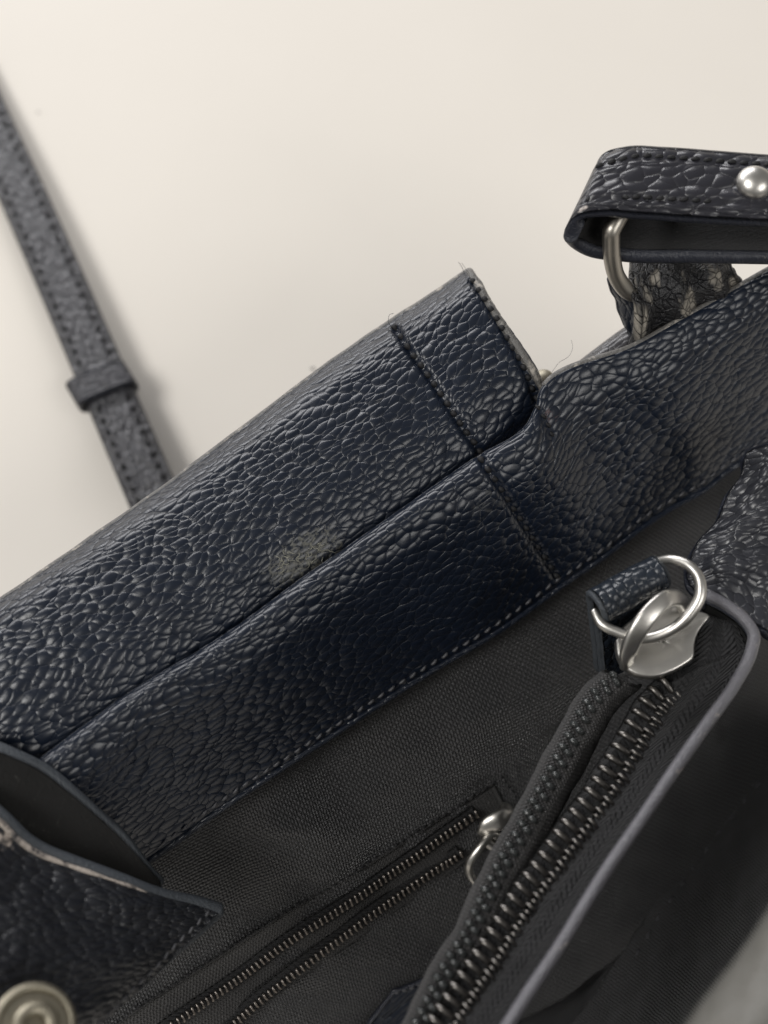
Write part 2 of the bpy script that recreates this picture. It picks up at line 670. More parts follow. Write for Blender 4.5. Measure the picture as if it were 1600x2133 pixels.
def stitches(sheet, line, pitch, length, rad, mat, parent, lift=0.0, skew=0.0, name='stitch'):
    pts = lerp_line(line, pitch=pitch)
    me = stitch_mesh(length, rad, mat)
    W = [sheet.at(p[0], p[1], lift) for p in pts]
    for i in range(len(W)):
        p, n = W[i]
        a = W[max(0, i-1)][0]
        b = W[min(len(W)-1, i+1)][0]
        al = b - a
        if np.linalg.norm(al) < 1e-7:
            continue
        al = unit(al)
        al = unit(al + np.cross(n, al) * (skew + random.uniform(-.12, .12)))
        o = bpy.data.objects.new(name, me)
        col.objects.link(o)
        o.parent = parent
        o.matrix_local = frame(p + n*random.uniform(-.04, .04)*MM, al, n)


# --- back flap: the wide band folded outward behind the opening
A_far = [(-230, 1412), (0, 1250), (300, 1040), (480, 908), (640, 790), (800, 676), (975, 562)]
A_near = [(-140, 1770), (95, 1610), (350, 1440), (510, 1325), (680, 1200), (870, 1072), (1150, 842)]
zA = [(0.0, 59.0), (0.05, 60.8), (0.12, 62.0), (0.24, 62.4), (0.5, 62.2), (0.75, 61.0), (0.92, 59.0), (1.0, 57.0)]
ctrl = []
for a, b in zip(A_far, A_near):
    ctrl.append([(a[0]+(b[0]-a[0])*f, a[1]+(b[1]-a[1])*f, z) for f, z in zA])
SA1 = [(822, 682), (862, 740), (905, 800), (950, 868), (1000, 940)]
SA2 = [(985, 585), (1020, 640), (1062, 712), (1098, 780), (1118, 830)]
p_scuff = V(632, 1165, 60)
p_corner = V(985, 566, 58)
M_FLAP = leather('navy_pebbled_leather_flap', scuffs=[(p_scuff, 5.0, (0.20, 0.195, 0.165), 0.5, 1.7), (V(672, 1142, 60), 4.2, (0.20, 0.195, 0.165), 0.45, 1.9), (V(590, 1188, 60), 3.6, (0.20, 0.195, 0.165), 0.45, 1.9), (p_corner, 2.3, (0.42, 0.36, 0.32), 1.0, 0.12)])
flap = Sheet('back_flap', ctrl, [M_FLAP, M_EDGE, M_SUEDE], bag, 1.4, 0.3, bump=[(0.07, 30, 3), (0.05, 9, 5)],
             grooves=[(SA1, 0.8, 0.5), (SA2, 0.7, 0.5)], even=True)
stitches(flap, SA1, 24, 1.2, 0.46, M_STITCH, flap.obj, 0.16, 0.25)
stitches(flap, SA2, 24, 1.2, 0.44, M_STITCH, flap.obj, 0.16, 0.25)


def edge_line(sheet, which, off=0.3):
    G, N = sheet.G, sheet.N
    return {'v0': G[:, 0], 'v1': G[:, -1], 'u0': G[0], 'u1': G[-1]}[which] - (N[:, 0] if which == 'v0' else N[:, -1] if which == 'v1' else N[0] if which == 'u0' else N[-1]) * off * MM


def sub(P, k):
    return P[np.linspace(0, len(P)-1, k).astype(int)]


tube('painted_edge', sub(edge_line(flap, 'v0', .45), 60), 0.62, M_EDGE_PALE, flap.obj, n=240, sides=10)
tube('painted_edge', sub(edge_line(flap, 'u1', .45), 30), 0.66, M_EDGE_PALE, flap.obj, n=120, sides=10)

# dried glue fibres stuck on the flap above the fold
rr = random.Random(11)
fib = []
for i in range(30):
    a = rr.uniform(0, 6.28)
    rad = math.sqrt(rr.random())
    x = 630 + 62*rad*math.cos(a) - 12*rad*math.sin(a)
    y = 1160 - 30*rad*math.cos(a)*.6 + 26*rad*math.sin(a)
    ang = rr.uniform(0, 6.28)
    pts = []
    for k in range(4):
        pts.append(flap.at(x, y, rr.uniform(.02, .16))[0])
        ang += rr.uniform(-1.3, 1.3)
        x += 6*math.cos(ang)
        y += 5*math.sin(ang)
    o = tube('fibre', pts, [.03, .05, .045, .02], M_STITCH_GREY, None, n=12, sides=4)
    fib.append(o.data)
    bpy.data.objects.remove(o)
M_GLUE = thread('dried_glue', (.20, .197, .165), .8)
residue = link('glue_residue', join_meshes('glue_residue', fib, M_GLUE), [], flap.obj)
residue['kind'] = 'stuff'
residue['label'] = 'pale rubbed glue residue on the flap above the fold'

# --- inner facing: leather band running down into the opening
B_top = [(-170, 1765), (80, 1582), (250, 1452), (470, 1320), (640, 1197), (830, 1062), (1000, 947), (1096, 884), (1132, 800), (1320, 716), (1460, 640), (1600, 560), (1780, 470)]
B_bot = [(60, 1965), (318, 1788), (480, 1672), (700, 1528), (880, 1410), (1040, 1314), (1165, 1225), (1262, 1158), (1322, 1112), (1420, 1046), (1500, 992), (1600, 930), (1740, 850)]
zB = [(0.0, 60.2), (0.02, 61.2), (0.06, 61.6), (0.2, 60.2), (0.45, 55.0), (0.75, 47.4), (1.0, 41.0)]
zR = [(0.0, 63.0), (0.035, 63.3), (0.09, 63.0), (0.2, 61.3), (0.45, 56.0), (0.75, 48.5), (1.0, 42.5)]
ctrl = []
for i, (a, b) in enumerate(zip(B_top, B_bot)):
    k = min(1, max(0, (i - 6) / 2.5))
    k = k*k*(3-2*k)
    ctrl.append([(a[0]+(b[0]-a[0])*f, a[1]+(b[1]-a[1])*f, z*(1-k)+z2*k) for (f, z), (_, z2) in zip(zB, zR)])
SB1 = [(1003, 958), (1040, 1012), (1080, 1075), (1122, 1140), (1160, 1200)]
M_FACING = leather('navy_pebbled_leather_facing', scuffs=[(V(655, 1240, 55), 5.0, (0.085, 0.087, 0.09), 0.7, 0.3), (V(640, 1310, 53), 5.0, (0.075, 0.077, 0.08), 0.6, 0.3), (V(848, 1085, 58), 2.6, (0.30, 0.28, 0.14), 0.8, 1.9),
                                                          (V(1000, 1045, 58), 4.0, (0.07, 0.072, 0.07), 0.4, 0.9), (V(1150, 868, 62), 1.6, (0.12, 0.07, 0.07), 0.5, 1.5)])


def fold_b(u, v, U, W):
    return -0.45*np.exp(-((u-0.735-0.05*v)/0.022)**2)*v*(1-v)*3 + 0.7*np.exp(-((u-0.80)/0.03)**2)*v


facing = Sheet('inner_facing', ctrl, [M_FACING, M_EDGE_PALE, M_SUEDE], bag, 1.3, 0.3, bump=[(0.07, 26, 11), (0.04, 8, 12)],
               grooves=[(SB1, 0.8, 0.5), ([(1118, 842), (1135, 872), (1150, 905)], 0.3, 0.6)], shape=fold_b, uvoff=(300, 70), even=True)
stitches(facing, SB1, 24, 1.2, 0.46, M_STITCH, facing.obj, 0.16, 0.25)
stitches(facing, [(1122, 850), (1140, 880), (1150, 905)], 20, 1.1, 0.28, M_STITCH, facing.obj, 0.0, 0.3)
rim = edge_line(facing, 'v0', .4)
rim_px = proj(rim)
keep = [i for i in range(len(rim)) if rim_px[i][0] > 1122 and rim_px[i][1] < 806]
tube('painted_edge', sub(rim[keep], 40), 0.62, M_EDGE_PALE, facing.obj, n=160)
seam = edge_line(facing, 'v1', .1)
tube('rolled_edge', sub(seam, 80), 0.55, M_LEATHER, facing.obj, n=300, sides=8)
low = facing.px[:, -6]
stitches(facing, [tuple(q) for q in sub(low, 30) if q[0] > 300 and q[0] < 1640], 26, 1.25, 0.26, M_STITCH_GREY, facing.obj, 0.12, 0.3)

# --- lining of the back wall
L_top = [(40, 1972), (300, 1795), (470, 1672), (690, 1528), (870, 1410), (1030, 1314), (1155, 1225), (1250, 1158), (1310, 1112), (1410, 1046), (1490, 992), (1590, 930), (1730, 850)]
L_bot = [(430, 2560), (650, 2350), (800, 2290), (1020, 2160), (1180, 2070), (1330, 1970), (1440, 1880), (1520, 1810), (1570, 1750), (1650, 1640), (1710, 1560), (1800, 1460), (1900, 1340)]
zL = [(-0.02, 41.5), (0.04, 38.5), (0.3, 31.5), (0.55, 23.0), (0.8, 14.0), (1.0, 7.0)]
ctrl = []
for i, (a, b) in enumerate(zip(L_top, L_bot)):
    ctrl.append([(a[0]+(b[0]-a[0])*f, a[1]+(b[1]-a[1])*f, z) for f, z in zL])
W_TOP = [(1035, 1618), (900, 1705), (760, 1795), (600, 1890), (450, 1985), (290, 2090), (200, 2160)]


def fold_l(u, v, U, W):
    f = 2.0*(1.5*np.exp(-((v-0.23-0.25*(u-.5))/0.10)**2)*np.exp(-((u-0.52)/0.16)**2)
             - 1.2*np.exp(-((v-0.40)/0.06)**2)*np.exp(-((u-0.62)/0.10)**2)
             + 1.0*np.exp(-((u-0.24-0.1*v)/0.035)**2)*np.exp(-((v-.14)/.12)**2)
             - 1.0*np.exp(-((u-0.31-0.1*v)/0.03)**2)*np.exp(-((v-.14)/.15)**2))
    f = f + 0.8*wave_noise(U, W, 24, 21) + 0.25*wave_noise(U, W, 9, 22)
    return f*np.clip((v-.05)*8, 0, 1) - 0.5*np.clip(1-(v-.05)*8, 0, 1)


lining = Sheet('back_lining', ctrl, [M_FABRIC, M_FABRIC, M_FABRIC], bag, 0.5, 0.45,
               grooves=[(W_TOP, 0.45, 0.8)], shape=fold_l)

# --- pocket zipper sewn into the lining
pocket = Sheet('pocket_welt', [[(*q, 0)] for q in [(0, 0)]] if False else
               [[tuple(lining.at(a[0] + (b[0]-a[0])*f, a[1] + (b[1]-a[1])*f, 0.25)[0]) for f in (0, .5, 1)]
                for a, b in zip([(1028, 1632), (900, 1716), (760, 1806), (600, 1902), (450, 1997), (300, 2096), (180, 2180)],
                                [(1072, 1722), (960, 1800), (830, 1892), (700, 1985), (570, 2075), (440, 2165), (330, 2240)])],
               [M_FABRIC_WELT]*3, bag, 0.4, 0.5, world_pts=True)


def coil_tooth(name, pts, rads, mat, sides=6, n=9):
    """one zipper tooth in its own frame (x across the row, y along it, z up), mm"""
    o = tube(name, np.array(pts)*MM, rads, mat, None, n=n, sides=sides)
    me = o.data
    bpy.data.objects.remove(o)
    return me


def tooth_row(pts, nrm, me, parent, flip=1.0, jitter=0.03, name='tooth'):
    for i in range(len(pts)):
        a = pts[max(0, i-1)]
        b = pts[min(len(pts)-1, i+1)]
        n = nrm[i]
        n = n + rng.normal(0, jitter, 3)
        o = bpy.data.objects.new(name, me)
        col.objects.link(o)
        o.parent = parent
        M = frame(pts[i], (b-a)*flip, n)
        o.matrix_local = M


small_tooth = coil_tooth('pocket_tooth', [(-.55, .05, -.25), (-.42, 0, .08), (.1, 0, .12), (.5, -.08, .05), (.62, -.1, -.25)], [.17, .22, .2, .27, .2], M_TEETH_S)
for k, line in enumerate(([(985, 1690), (900, 1750), (760, 1848), (600, 1955), (480, 2040), (330, 2150)],
                          [(958, 1772), (860, 1838), (760, 1910), (640, 2000), (540, 2080), (440, 2165)])):
    tp = [lining.at(q[0], q[1], 0.5)[0] for q in lerp_line(line, n=24)]
    up = lining.at(700, 1900)[1]
    ps = lerp_line(line, pitch=12.2)
    W = [lining.at(q[0], q[1], 0.95) for q in ps]
    pts = np.array([w[0] for w in W])
    ker = np.ones(9)/9
    pad = np.concatenate([np.repeat(pts[:1], 4, 0), pts, np.repeat(pts[-1:], 4, 0)])
    sm = np.stack([np.convolve(pad[:, c], ker, 'valid') for c in range(3)], -1)
    sm[:4], sm[-4:] = pts[:4], pts[-4:]
    pts = sm
    across = unit(np.cross(unit(pts[-1]-pts[0]), up))
    wid = [(-1.2, -.3), (-.4, 0.0), (.7, 0.0), (1.5, -.3)] if k else [(-1.5, -.3), (-.7, 0), (.4, 0), (1.2, -.3)]
    tape = Sheet('pocket_zipper_tape', [[tuple(p + across*w*MM + up*(h-.35)*MM) for w, h in wid] for p in pts[::3]],
                 [M_TAPE]*3, bag, 0.3, 0.4, world_pts=True)
    tooth_row(pts, [up]*len(pts), small_tooth, tape.obj, flip=(1 if k else -1))
stitches(lining, [(1025, 1628), (900, 1709), (760, 1799), (600, 1894), (450, 1989), (290, 2094)], 17, 0.9, 0.16, M_STITCH, pocket.obj, 0.45)
stitches(lining, [(1045, 1612), (1062, 1640), (1085, 1680)], 14, 0.9, 0.16, M_STITCH, pocket.obj, 0.5)

# pocket slider with its little ring pull
pw, pn = lining.at(1015, 1700, 1.2)
Mp = frame(pw, V(980, 1735, 20) - V(1060, 1672, 20), pn)
ps_body = prism('pocket_slider', [(1.5*math.cos(a)*(1.0 if math.sin(a) > 0 else .75), 2.4*math.sin(a)) for a in np.linspace(0, 2*math.pi, 24, endpoint=False)],
                Mp, 0, 1.0, M_NICKEL, bag, 0.25)


def LP(x, y, lift):
    return lining.at(x, y, lift)[0]


tube('bridge', [LP(992, 1722, 2.1), LP(996, 1700, 3.2), LP(1015, 1682, 3.9), LP(1036, 1668, 3.2), LP(1044, 1662, 2.0)], [1.2, 1.5, 1.5, 1.3, 1.0], M_NICKEL, ps_body, n=26,
     prof=[(1.0*math.cos(a), .5*math.sin(a)) for a in np.linspace(0, 2*math.pi, 12, endpoint=False)], up=[.3, -.3, .9])
tube('eyelet', [LP(993, 1735, 2.0), LP(1012, 1744, 3.0), LP(1035, 1736, 3.4), LP(1050, 1716, 3.2), LP(1050, 1695, 2.6), LP(1040, 1686, 2.2)], .82, M_NICKEL, ps_body, n=40)
tube('ring_pull', [LP(1000, 1718, 3.0), LP(980, 1738, 3.4), LP(963, 1768, 3.2), LP(965, 1805, 2.6), LP(982, 1836, 2.2), LP(1015, 1852, 2.0), LP(1048, 1835, 2.0), LP(1058, 1800, 2.2), LP(1045, 1755, 2.6), LP(1022, 1725, 3.0)],
     .62, M_NICKEL, ps_body, n=80, closed=True)

# leather label patch lower in the lining
patch = Sheet('leather_label', [[tuple(LP(*q)) for q in row] for row in
              [[(815, 2055, 1.6), (880, 2030, 1.6), (940, 2010, 1.4)], [(770, 2120, 1.6), (840, 2100, 1.7), (905, 2080, 1.4)], [(715, 2200, 1.6), (790, 2180, 1.6), (860, 2160, 1.4)]]],
              [M_LEATHER, M_EDGE, M_SUEDE], bag, 1.0, 0.4, world_pts=True)
stitches(patch, [(823, 2055), (885, 2035)], 16, .9, .2, M_STITCH_GREY, patch.obj, 0.05)

# --- front lining and rim (near side of the opening)
F_bot = [(1080, 2330), (1150, 2200), (1230, 2080), (1330, 1930), (1430, 1780), (1520, 1640), (1620, 1480)]
F_top = [(1250, 2600), (1400, 2330), (1500, 2170), (1600, 2040), (1690, 1900), (1790, 1740), (1900, 1540)]
zF = [(0, 8), (0.12, 11), (0.35, 18), (0.6, 27), (0.85, 37), (1.0, 44)]
ctrl = [[(a[0]+(b[0]-a[0])*f, a[1]+(b[1]-a[1])*f, z) for f, z in zF] for a, b in zip(F_bot, F_top)]
front = Sheet('front_lining', ctrl, [M_FABRIC]*3, bag, 0.5, 0.5, bump=[(0.35, 14, 31), (0.12, 6, 32)])
stitches(front, [(1580, 1635), (1500, 1735), (1430, 1830), (1370, 1915), (1330, 1985)], 44, 1.4, .2, M_STITCH_GREY, front.obj, 0.2)
F_rim = [(a[0]-50, a[1]-50) for a in F_top]
M_RIM = leather('rim_leather_sheen', base=(0.10, 0.097, 0.088), cell=1.4, rough=.5)  # pale base carries the rim's lamp sheen as colour
ctrl = [[(a[0]-6, a[1]-8, 97), (a[0]+14, a[1]+16, 104), (a[0]+70, a[1]+70, 107), (a[0]+170, a[1]+170, 101), (a[0]+260, a[1]+240, 84), (a[0]+420, a[1]+330, 48), (a[0]+560, a[1]+400, 4)] for a in F_rim]
frim = Sheet('front_rim', ctrl, [M_RIM, M_EDGE_PALE, M_SUEDE], bag, 1.6, 0.7)

# bottom of the bag between the two linings
ctrl = [[(a[0]+0, a[1], 4.5), ((a[0]+b[0])/2, (a[1]+b[1])/2, 3.0), (b[0], b[1], 5.0)] for a, b in zip(
    [(430, 2560), (800, 2290), (1180, 2070), (1440, 1880), (1570, 1750), (1710, 1560)], [(1080, 2640), (1080, 2330), (1230, 2080), (1430, 1780), (1520, 1640), (1720, 1480)])]
floor_ = Sheet('bag_bottom', ctrl, [M_FABRIC, M_FABRIC, M_LEATHER], bag, 2.0, 1.2)

# outer back wall, from under the facing down to the table
top = facing.G[:, 12] - facing.N[:, 12]*1.9*MM
rows = []
for p in sub(top, 14):
    out = np.array([-0.5, 0.82, 0])
    rows.append([tuple(p), tuple(p + out*0.5*MM + np.array([0, 0, -.010])), tuple(np.array([p[0], p[1], .030]) + out*1*MM),
                 tuple(np.array([p[0], p[1], .006]) - out*4*MM), tuple(np.array([p[0], p[1], .0016]) - out*14*MM)])
outer = Sheet('outer_back_panel', rows, [M_LEATHER, M_EDGE, M_SUEDE], bag, 1.4, 0.8, world_pts=True, facing=False)

# shoulder strip of the outer body showing past the notch
rows = [[(1150, 800, 52), (1158, 790, 55), (1180, 800, 56), (1210, 830, 53)],
        [(1220, 745, 53), (1228, 738, 56), (1250, 758, 57), (1280, 790, 54)],
        [(1300, 688, 54), (1306, 680, 57), (1325, 700, 58), (1350, 740, 55)],
        [(1400, 630, 55), (1410, 625, 57), (1430, 650, 58), (1450, 690, 55)]]
strip = Sheet('outer_shoulder_strip', rows, [leather('shoulder_leather', base=(0.03, 0.029, 0.032), cell=1.1), M_EDGE, M_SUEDE], bag, 1.2, 0.35)

# small rivet behind the notch
def dome(name, M, r, h, mat, parent, n=28, rings=8):
    verts, faces = [], []
    for i in range(rings):
        a = math.pi/2 * i/(rings-.5)
        for k in range(n):
            t = 2*math.pi*k/n
            verts.append((r*math.cos(a)*math.cos(t), r*math.cos(a)*math.sin(t), h*math.sin(a)))
    base = len(verts)
    for k in range(n):
        t = 2*math.pi*k/n
        verts.append((r*.86*math.cos(t), r*.86*math.sin(t), -.25*h))
    verts.append((0, 0, h))
    verts.append((0, 0, -.25*h))
    for i in range(rings-1):
        for k in range(n):
            l = (k+1) % n
            faces.append((i*n+k, i*n+l, (i+1)*n+l, (i+1)*n+k))
    for k in range(n):
        l = (k+1) % n
        faces.append(((rings-1)*n+k, (rings-1)*n+l, len(verts)-2))
        faces.append((base+k, base+l, l, k))
        faces.append((base+l, base+k, len(verts)-1))
    Mn = np.array(M)
    W = np.array(verts)*MM @ Mn[:3, :3].T + Mn[:3, 3]
    return link(name, raw_mesh(name, W, faces), [mat], parent)


dome('body_rivet', frame(V(1134, 786, 52), (1, 0, 0), (-.3, .2, .9)), 1.4, 0.7, M_BRASS, bag)

# --- handle strap folded round its ring
near = [(1790, 462, 80.5), (1680, 460, 80.5), (1580, 456, 80.3), (1450, 449, 80.0), (1330, 441, 79.9), (1250, 437, 79.8), (1203, 446, 79.0), (1178, 474, 76.5),
        (1184, 506, 73.6), (1222, 530, 71.4), (1300, 543, 70.4), (1450, 546, 70.2), (1580, 548, 70.1), (1680, 550, 70.0), (1790, 552, 70.0)]
offs = [(30, -132)]*2 + [(38, -131), (44, -133), (50, -133), (52, -130), (54, -126), (58, -120), (60, -118), (60, -120), (60, -122), (60, -124), (60, -126), (55, -128), (50, -128)]
# five points across the width, near edge to far edge
ctrl = []
for i, ((x, y, z), (ox, oy)) in enumerate(zip(near, offs)):
    sgn = 1 if i < 8 else -1
    ctrl.append([(x+ox*f, y+oy*f, z + sgn*c) for f, c in ((0, 0), (.12, .55), (.5, .8), (.88, .6), (1, 0.0))])
M_HANDLE = leather('navy_pebbled_leather_handle', base=(0.018, 0.018, 0.023), cell=1.6, amp=0.34, rough=0.29, scuffs=[(V(1216, 440, 80), 1.5, (0.55, 0.5, 0.47), 1.0, .5)])
SH1 = [(1600, 426), (1500, 420), (1400, 415), (1300, 410), (1225, 414)]
SH2 = [(1600, 343), (1500, 336), (1400, 328), (1320, 326), (1250, 345)]
handle = Sheet('handle', ctrl, [M_HANDLE, M_EDGE, M_SUEDE], bag, 2.0, 0.3, facing='first', grooves=[(SH1, .3, .5), (SH2, .3, .5)])
for S in (SH1, SH2):
    stitches(handle, S, 25, 1.3, .34, M_STITCH, handle.obj, 0.1, 0.2)
hp, hn = handle.at(1572, 382, 0.0)
dome('rivet', frame(hp, (1, 0, 0), hn), 2.35, 1.7, M_NICKEL, handle.obj)
tube('handle_ring', [V(1273, 482, 75.5), V(1275, 535, 72), V(1287, 580, 68.5), V(1314, 610, 66), V(1350, 606, 64.6), V(1395, 540, 65), V(1395, 450, 70), V(1360, 405, 75), V(1305, 430, 76.6)],
     1.15, M_NICKEL_DULL, bag, n=120, sides=14, closed=True)

# --- ring tab with cracked, peeling skin
def peeling():
    t = NT('peeling_leather')
    uv = t.uv()
    us = t.sep(uv)
    n = t.noise(t.comb(t.math('MULTIPLY', us[0], 1.0), t.math('MULTIPLY', us[1], 0.55)), 0.28, 3, 0.5)[0]
    c = t.voro(uv, 0.5)[0]
    k = t.math('MULTIPLY', t.math('SUBTRACT', n, 0.52), 12.0, clamp=True)
    crack = t.ramp(t.voro(uv, 0.9, rand=1.0)[0], [(0.0, 0.15), (0.09, 1.0)])
    beige = t.mix(crack, (0.05, 0.045, 0.04), (0.30, 0.275, 0.235))
    col_ = t.mix(k, (0.011, 0.011, 0.013), beige)
    h = t.math('ADD', t.math('MULTIPLY', k, -0.5), t.math('ADD', t.math('MULTIPLY', crack, .5), t.math('MULTIPLY', t.noise(uv, 2.4, 5)[0], .8)))
    return t.out(col_, t.math('ADD', 0.35, t.math('MULTIPLY', k, 0.5)), 0, t.bump(h, .45))


M_PEEL = peeling()
ctrl = [[(1318, 520, 66.0), (1322, 605, 67.2), (1335, 640, 66.2), (1330, 695, 63), (1325, 725, 60)],
        [(1360, 510, 66.0), (1366, 590, 67.2), (1375, 628, 66.4), (1385, 668, 63.5), (1390, 700, 60)],
        [(1430, 505, 66.0), (1432, 572, 66.8), (1438, 606, 66), (1448, 636, 64), (1455, 670, 60)],
        [(1520, 500, 65.5), (1525, 545, 66), (1530, 565, 65.5), (1538, 585, 64), (1545, 620, 60)]]
ringtab = Sheet('ring_tab', ctrl, [M_PEEL, M_PEEL, M_SUEDE], bag, 1.6, 0.3, bump=[(0.12, 4, 41)], shape=lambda u, v, U, W: 0.55*np.sin(u*16 + v*2.0)*np.minimum(1, v*2))
ctrl = [[(1268, 588, 65.5), (1290, 594, 66.2), (1315, 600, 66.4), (1340, 600, 66)],
        [(1280, 625, 63), (1300, 632, 64), (1325, 640, 64.5), (1350, 640, 64)],
        [(1300, 672, 60), (1316, 682, 61), (1338, 690, 62), (1360, 690, 61)],
        [(1310, 705, 56), (1326, 715, 57), (1350, 722, 58), (1370, 720, 57)]]
tab2 = Sheet('ring_tab_back', ctrl, [M_LEATHER, M_EDGE, M_SUEDE], bag, 1.2, 0.35, bump=[(0.2, 4, 43)])

# --- leather end piece of the top zipper
ctrl = [[(1560, 940, 62), (1535, 1000, 60), (1496, 1080, 58.5), (1455, 1130, 58), (1432, 1182, 58), (1440, 1222, 58.5), (1474, 1250, 59)],
        [(1630, 920, 65), (1595, 990, 63), (1560, 1065, 61.5), (1530, 1120, 61), (1512, 1170, 61), (1512, 1215, 60.5), (1520, 1272, 60)],
        [(1700, 910, 65), (1660, 990, 63), (1630, 1060, 62), (1605, 1120, 61), (1590, 1180, 61), (1580, 1240, 60.5), (1572, 1302, 60.5)],
        [(1790, 910, 62), (1750, 990, 60), (1720, 1060, 59), (1690, 1130, 58), (1670, 1200, 58), (1650, 1270, 58), (1630, 1330, 58)]]
M_END = leather('end_piece_leather', base=(0.022, 0.023, 0.028), cell=1.25, amp=.30, rough=.28)
endp = Sheet('zipper_end_piece', ctrl, [M_END, M_EDGE, M_SUEDE], bag, 1.4, 0.35, bump=[(0.3, 9, 51), (0.15, 4, 52)])

# --- top zipper: right tape, its leather binding, left tape
R_tooth = [(1372, 1418, 59.2), (1347, 1438, 59.4), (1319, 1482, 59.6), (1291, 1526, 59.8), (1253, 1593, 60), (1203, 1668, 60.2), (1166, 1716, 60.4), (1116, 1788, 60.6), (1078, 1838, 60.8), (1012, 1941, 61.2), (975, 1997, 61.4), (922, 2078, 61.8), (850, 2190, 62.4)]
PIPE = [(1474, 1240, 60.2), (1515, 1262, 60.6), (1552, 1292, 60.9), (1570, 1322, 61.1), (1566, 1352, 61.3), (1531, 1425, 61.5), (1475, 1504, 61.7), (1412, 1594, 62), (1328, 1719, 62.3), (1266, 1809, 62.6), (1219, 1884, 63), (1172, 1962, 63.3), (1100, 2070, 63.7), (1020, 2195, 64.3)]
rt = lerp_line(R_tooth, n=16)
pi = lerp_line(PIPE[4:], n=16)
ctrl = []
for a, b in zip(rt, pi):
    ctrl.append([(a[0]-6, a[1]-4, a[2]-2.2), (a[0]+10, a[1]+6, a[2]-.9), (a[0]*.55+b[0]*.45, a[1]*.55+b[1]*.45, a[2]*.5+b[2]*.5-1.0), (b[0]-8, b[1]-4, b[2]-.9)])
rtape = Sheet('zipper_tape', ctrl, [M_TAPE]*3, bag, 0.6, 0.35, bump=[(0.12, 6, 61)])
ctrl2 = [[(1440, 1262, 58.6), (1470, 1280, 58.8), (1500, 1290, 59.2), (1530, 1292, 59.6)], [(1400, 1330, 58.4), (1450, 1340, 58.6), (1500, 1345, 59.4), (1552, 1350, 60)], [(1360, 1412, 57.6), (1410, 1425, 58), (1470, 1425, 59.4), (1530, 1420, 60.2)]]
tape_end = Sheet('zipper_tape_end', ctrl2, [M_TAPE]*3, bag, 0.5, 0.35)
PW = np.array([V(*q) for q in PIPE])
tube('binding_edge', PW, 0.80, edge_paint('binding_highlight_paint', (0.11, 0.108, 0.12), (0.36, 0.33, 0.31), 0.40, 0.32), bag, n=260, sides=12)  # lighter base paints in the highlight line; pale spots are wear
rows = [[tuple(p + np.array([.3, -.2, -.2])*MM), tuple(p + np.array([.9, -.6, -8])*MM), tuple(p + np.array([1.2, -.8, -18])*MM)] for p in sub(cr_curve(PW, 60), 24)]
Sheet('binding_wall', rows, [M_LEATHER, M_EDGE, M_SUEDE], bag, 1.0, 0.8, world_pts=True, facing=False)

t1 = coil_tooth('a', [(-.9, 0, -.7), (-.95, 0, -.2), (-.55, 0, .18), (.4, 0, .22), (1.25, 0, .05)], [.32, .38, .42, .42, .32], M_TEETH, 8, 14)
t2 = coil_tooth('b', [(1.2, .45, -.3), (1.6, .5, .12), (2.2, .45, .15), (2.9, .4, -.2)], [.24, .28, .26, .2], M_TEETH, 6, 8)
t3 = coil_tooth('c', [(1.35, -.3, -.2), (2.0, -.25, .1), (2.6, -.25, -.2)], [.2, .24, .18], M_TEETH, 6, 7)
big_tooth = join_meshes('top_tooth', [t1, t2, t3], M_TEETH)
ps = lerp_line(R_tooth, pitch=27.5)
pts = np.array([V(q[0]+15, q[1]+8, q[2]+.1) for q in ps])
nr = unit(np.array([-.10, -.12, 1.0]))
tooth_row(pts, [nr]*len(pts), big_tooth, rtape.obj, flip=-1.0)

L_mid = [(1283, 1412, 58.6), (1237, 1456, 58.8), (1194, 1531, 59), (1159, 1597, 59.2), (1131, 1647, 59.4), (1091, 1725, 59.7), (1050, 1794, 60), (1016, 1862, 60.2), (975, 1947, 60.6), (934, 2012, 60.9), (891, 2100, 61.3), (838, 2205, 62)]
lm = lerp_line(L_mid, n=30)
ctrl = []
for i, q in enumerate(lm):
    ctrl.append([(q[0]-20, q[1]-14, q[2]-4.5), (q[0]-30, q[1]-15, q[2]-1.6), (q[0]-22, q[1]-11, q[2]-.3), (q[0], q[1], q[2]-.3), (q[0]+26, q[1]+13, q[2]-.2), (q[0]+40, q[1]+18, q[2]-1.2), (q[0]+52, q[1]+16, q[2]-7)])
ltape = Sheet('zipper_tape', ctrl, [M_FABRIC_WELT]*3, bag, 0.5, 0.3, bump=[(0.10, 5, 71)])
h1 = coil_tooth('d', [(-.85, 0, -.2), (-.6, 0, .2), (-.15, 0, .22), (.02, 0, -.1)], [.30, .40, .40, .26], M_COIL, 8, 9)
h2 = coil_tooth('e', [(.0, -.3, -.15), (.2, -.35, .2), (.65, -.4, .22), (.95, -.4, -.15)], [.28, .40, .40, .28], M_COIL, 8, 9)
coil = join_meshes('coil_tooth', [h1, h2], M_COIL)
ps = lerp_line(L_mid, pitch=26.0)
pts = np.array([V(q[0], q[1], q[2]+.1) for q in ps])
tooth_row(pts, [nr]*len(pts), coil, ltape.obj, flip=-1.0)

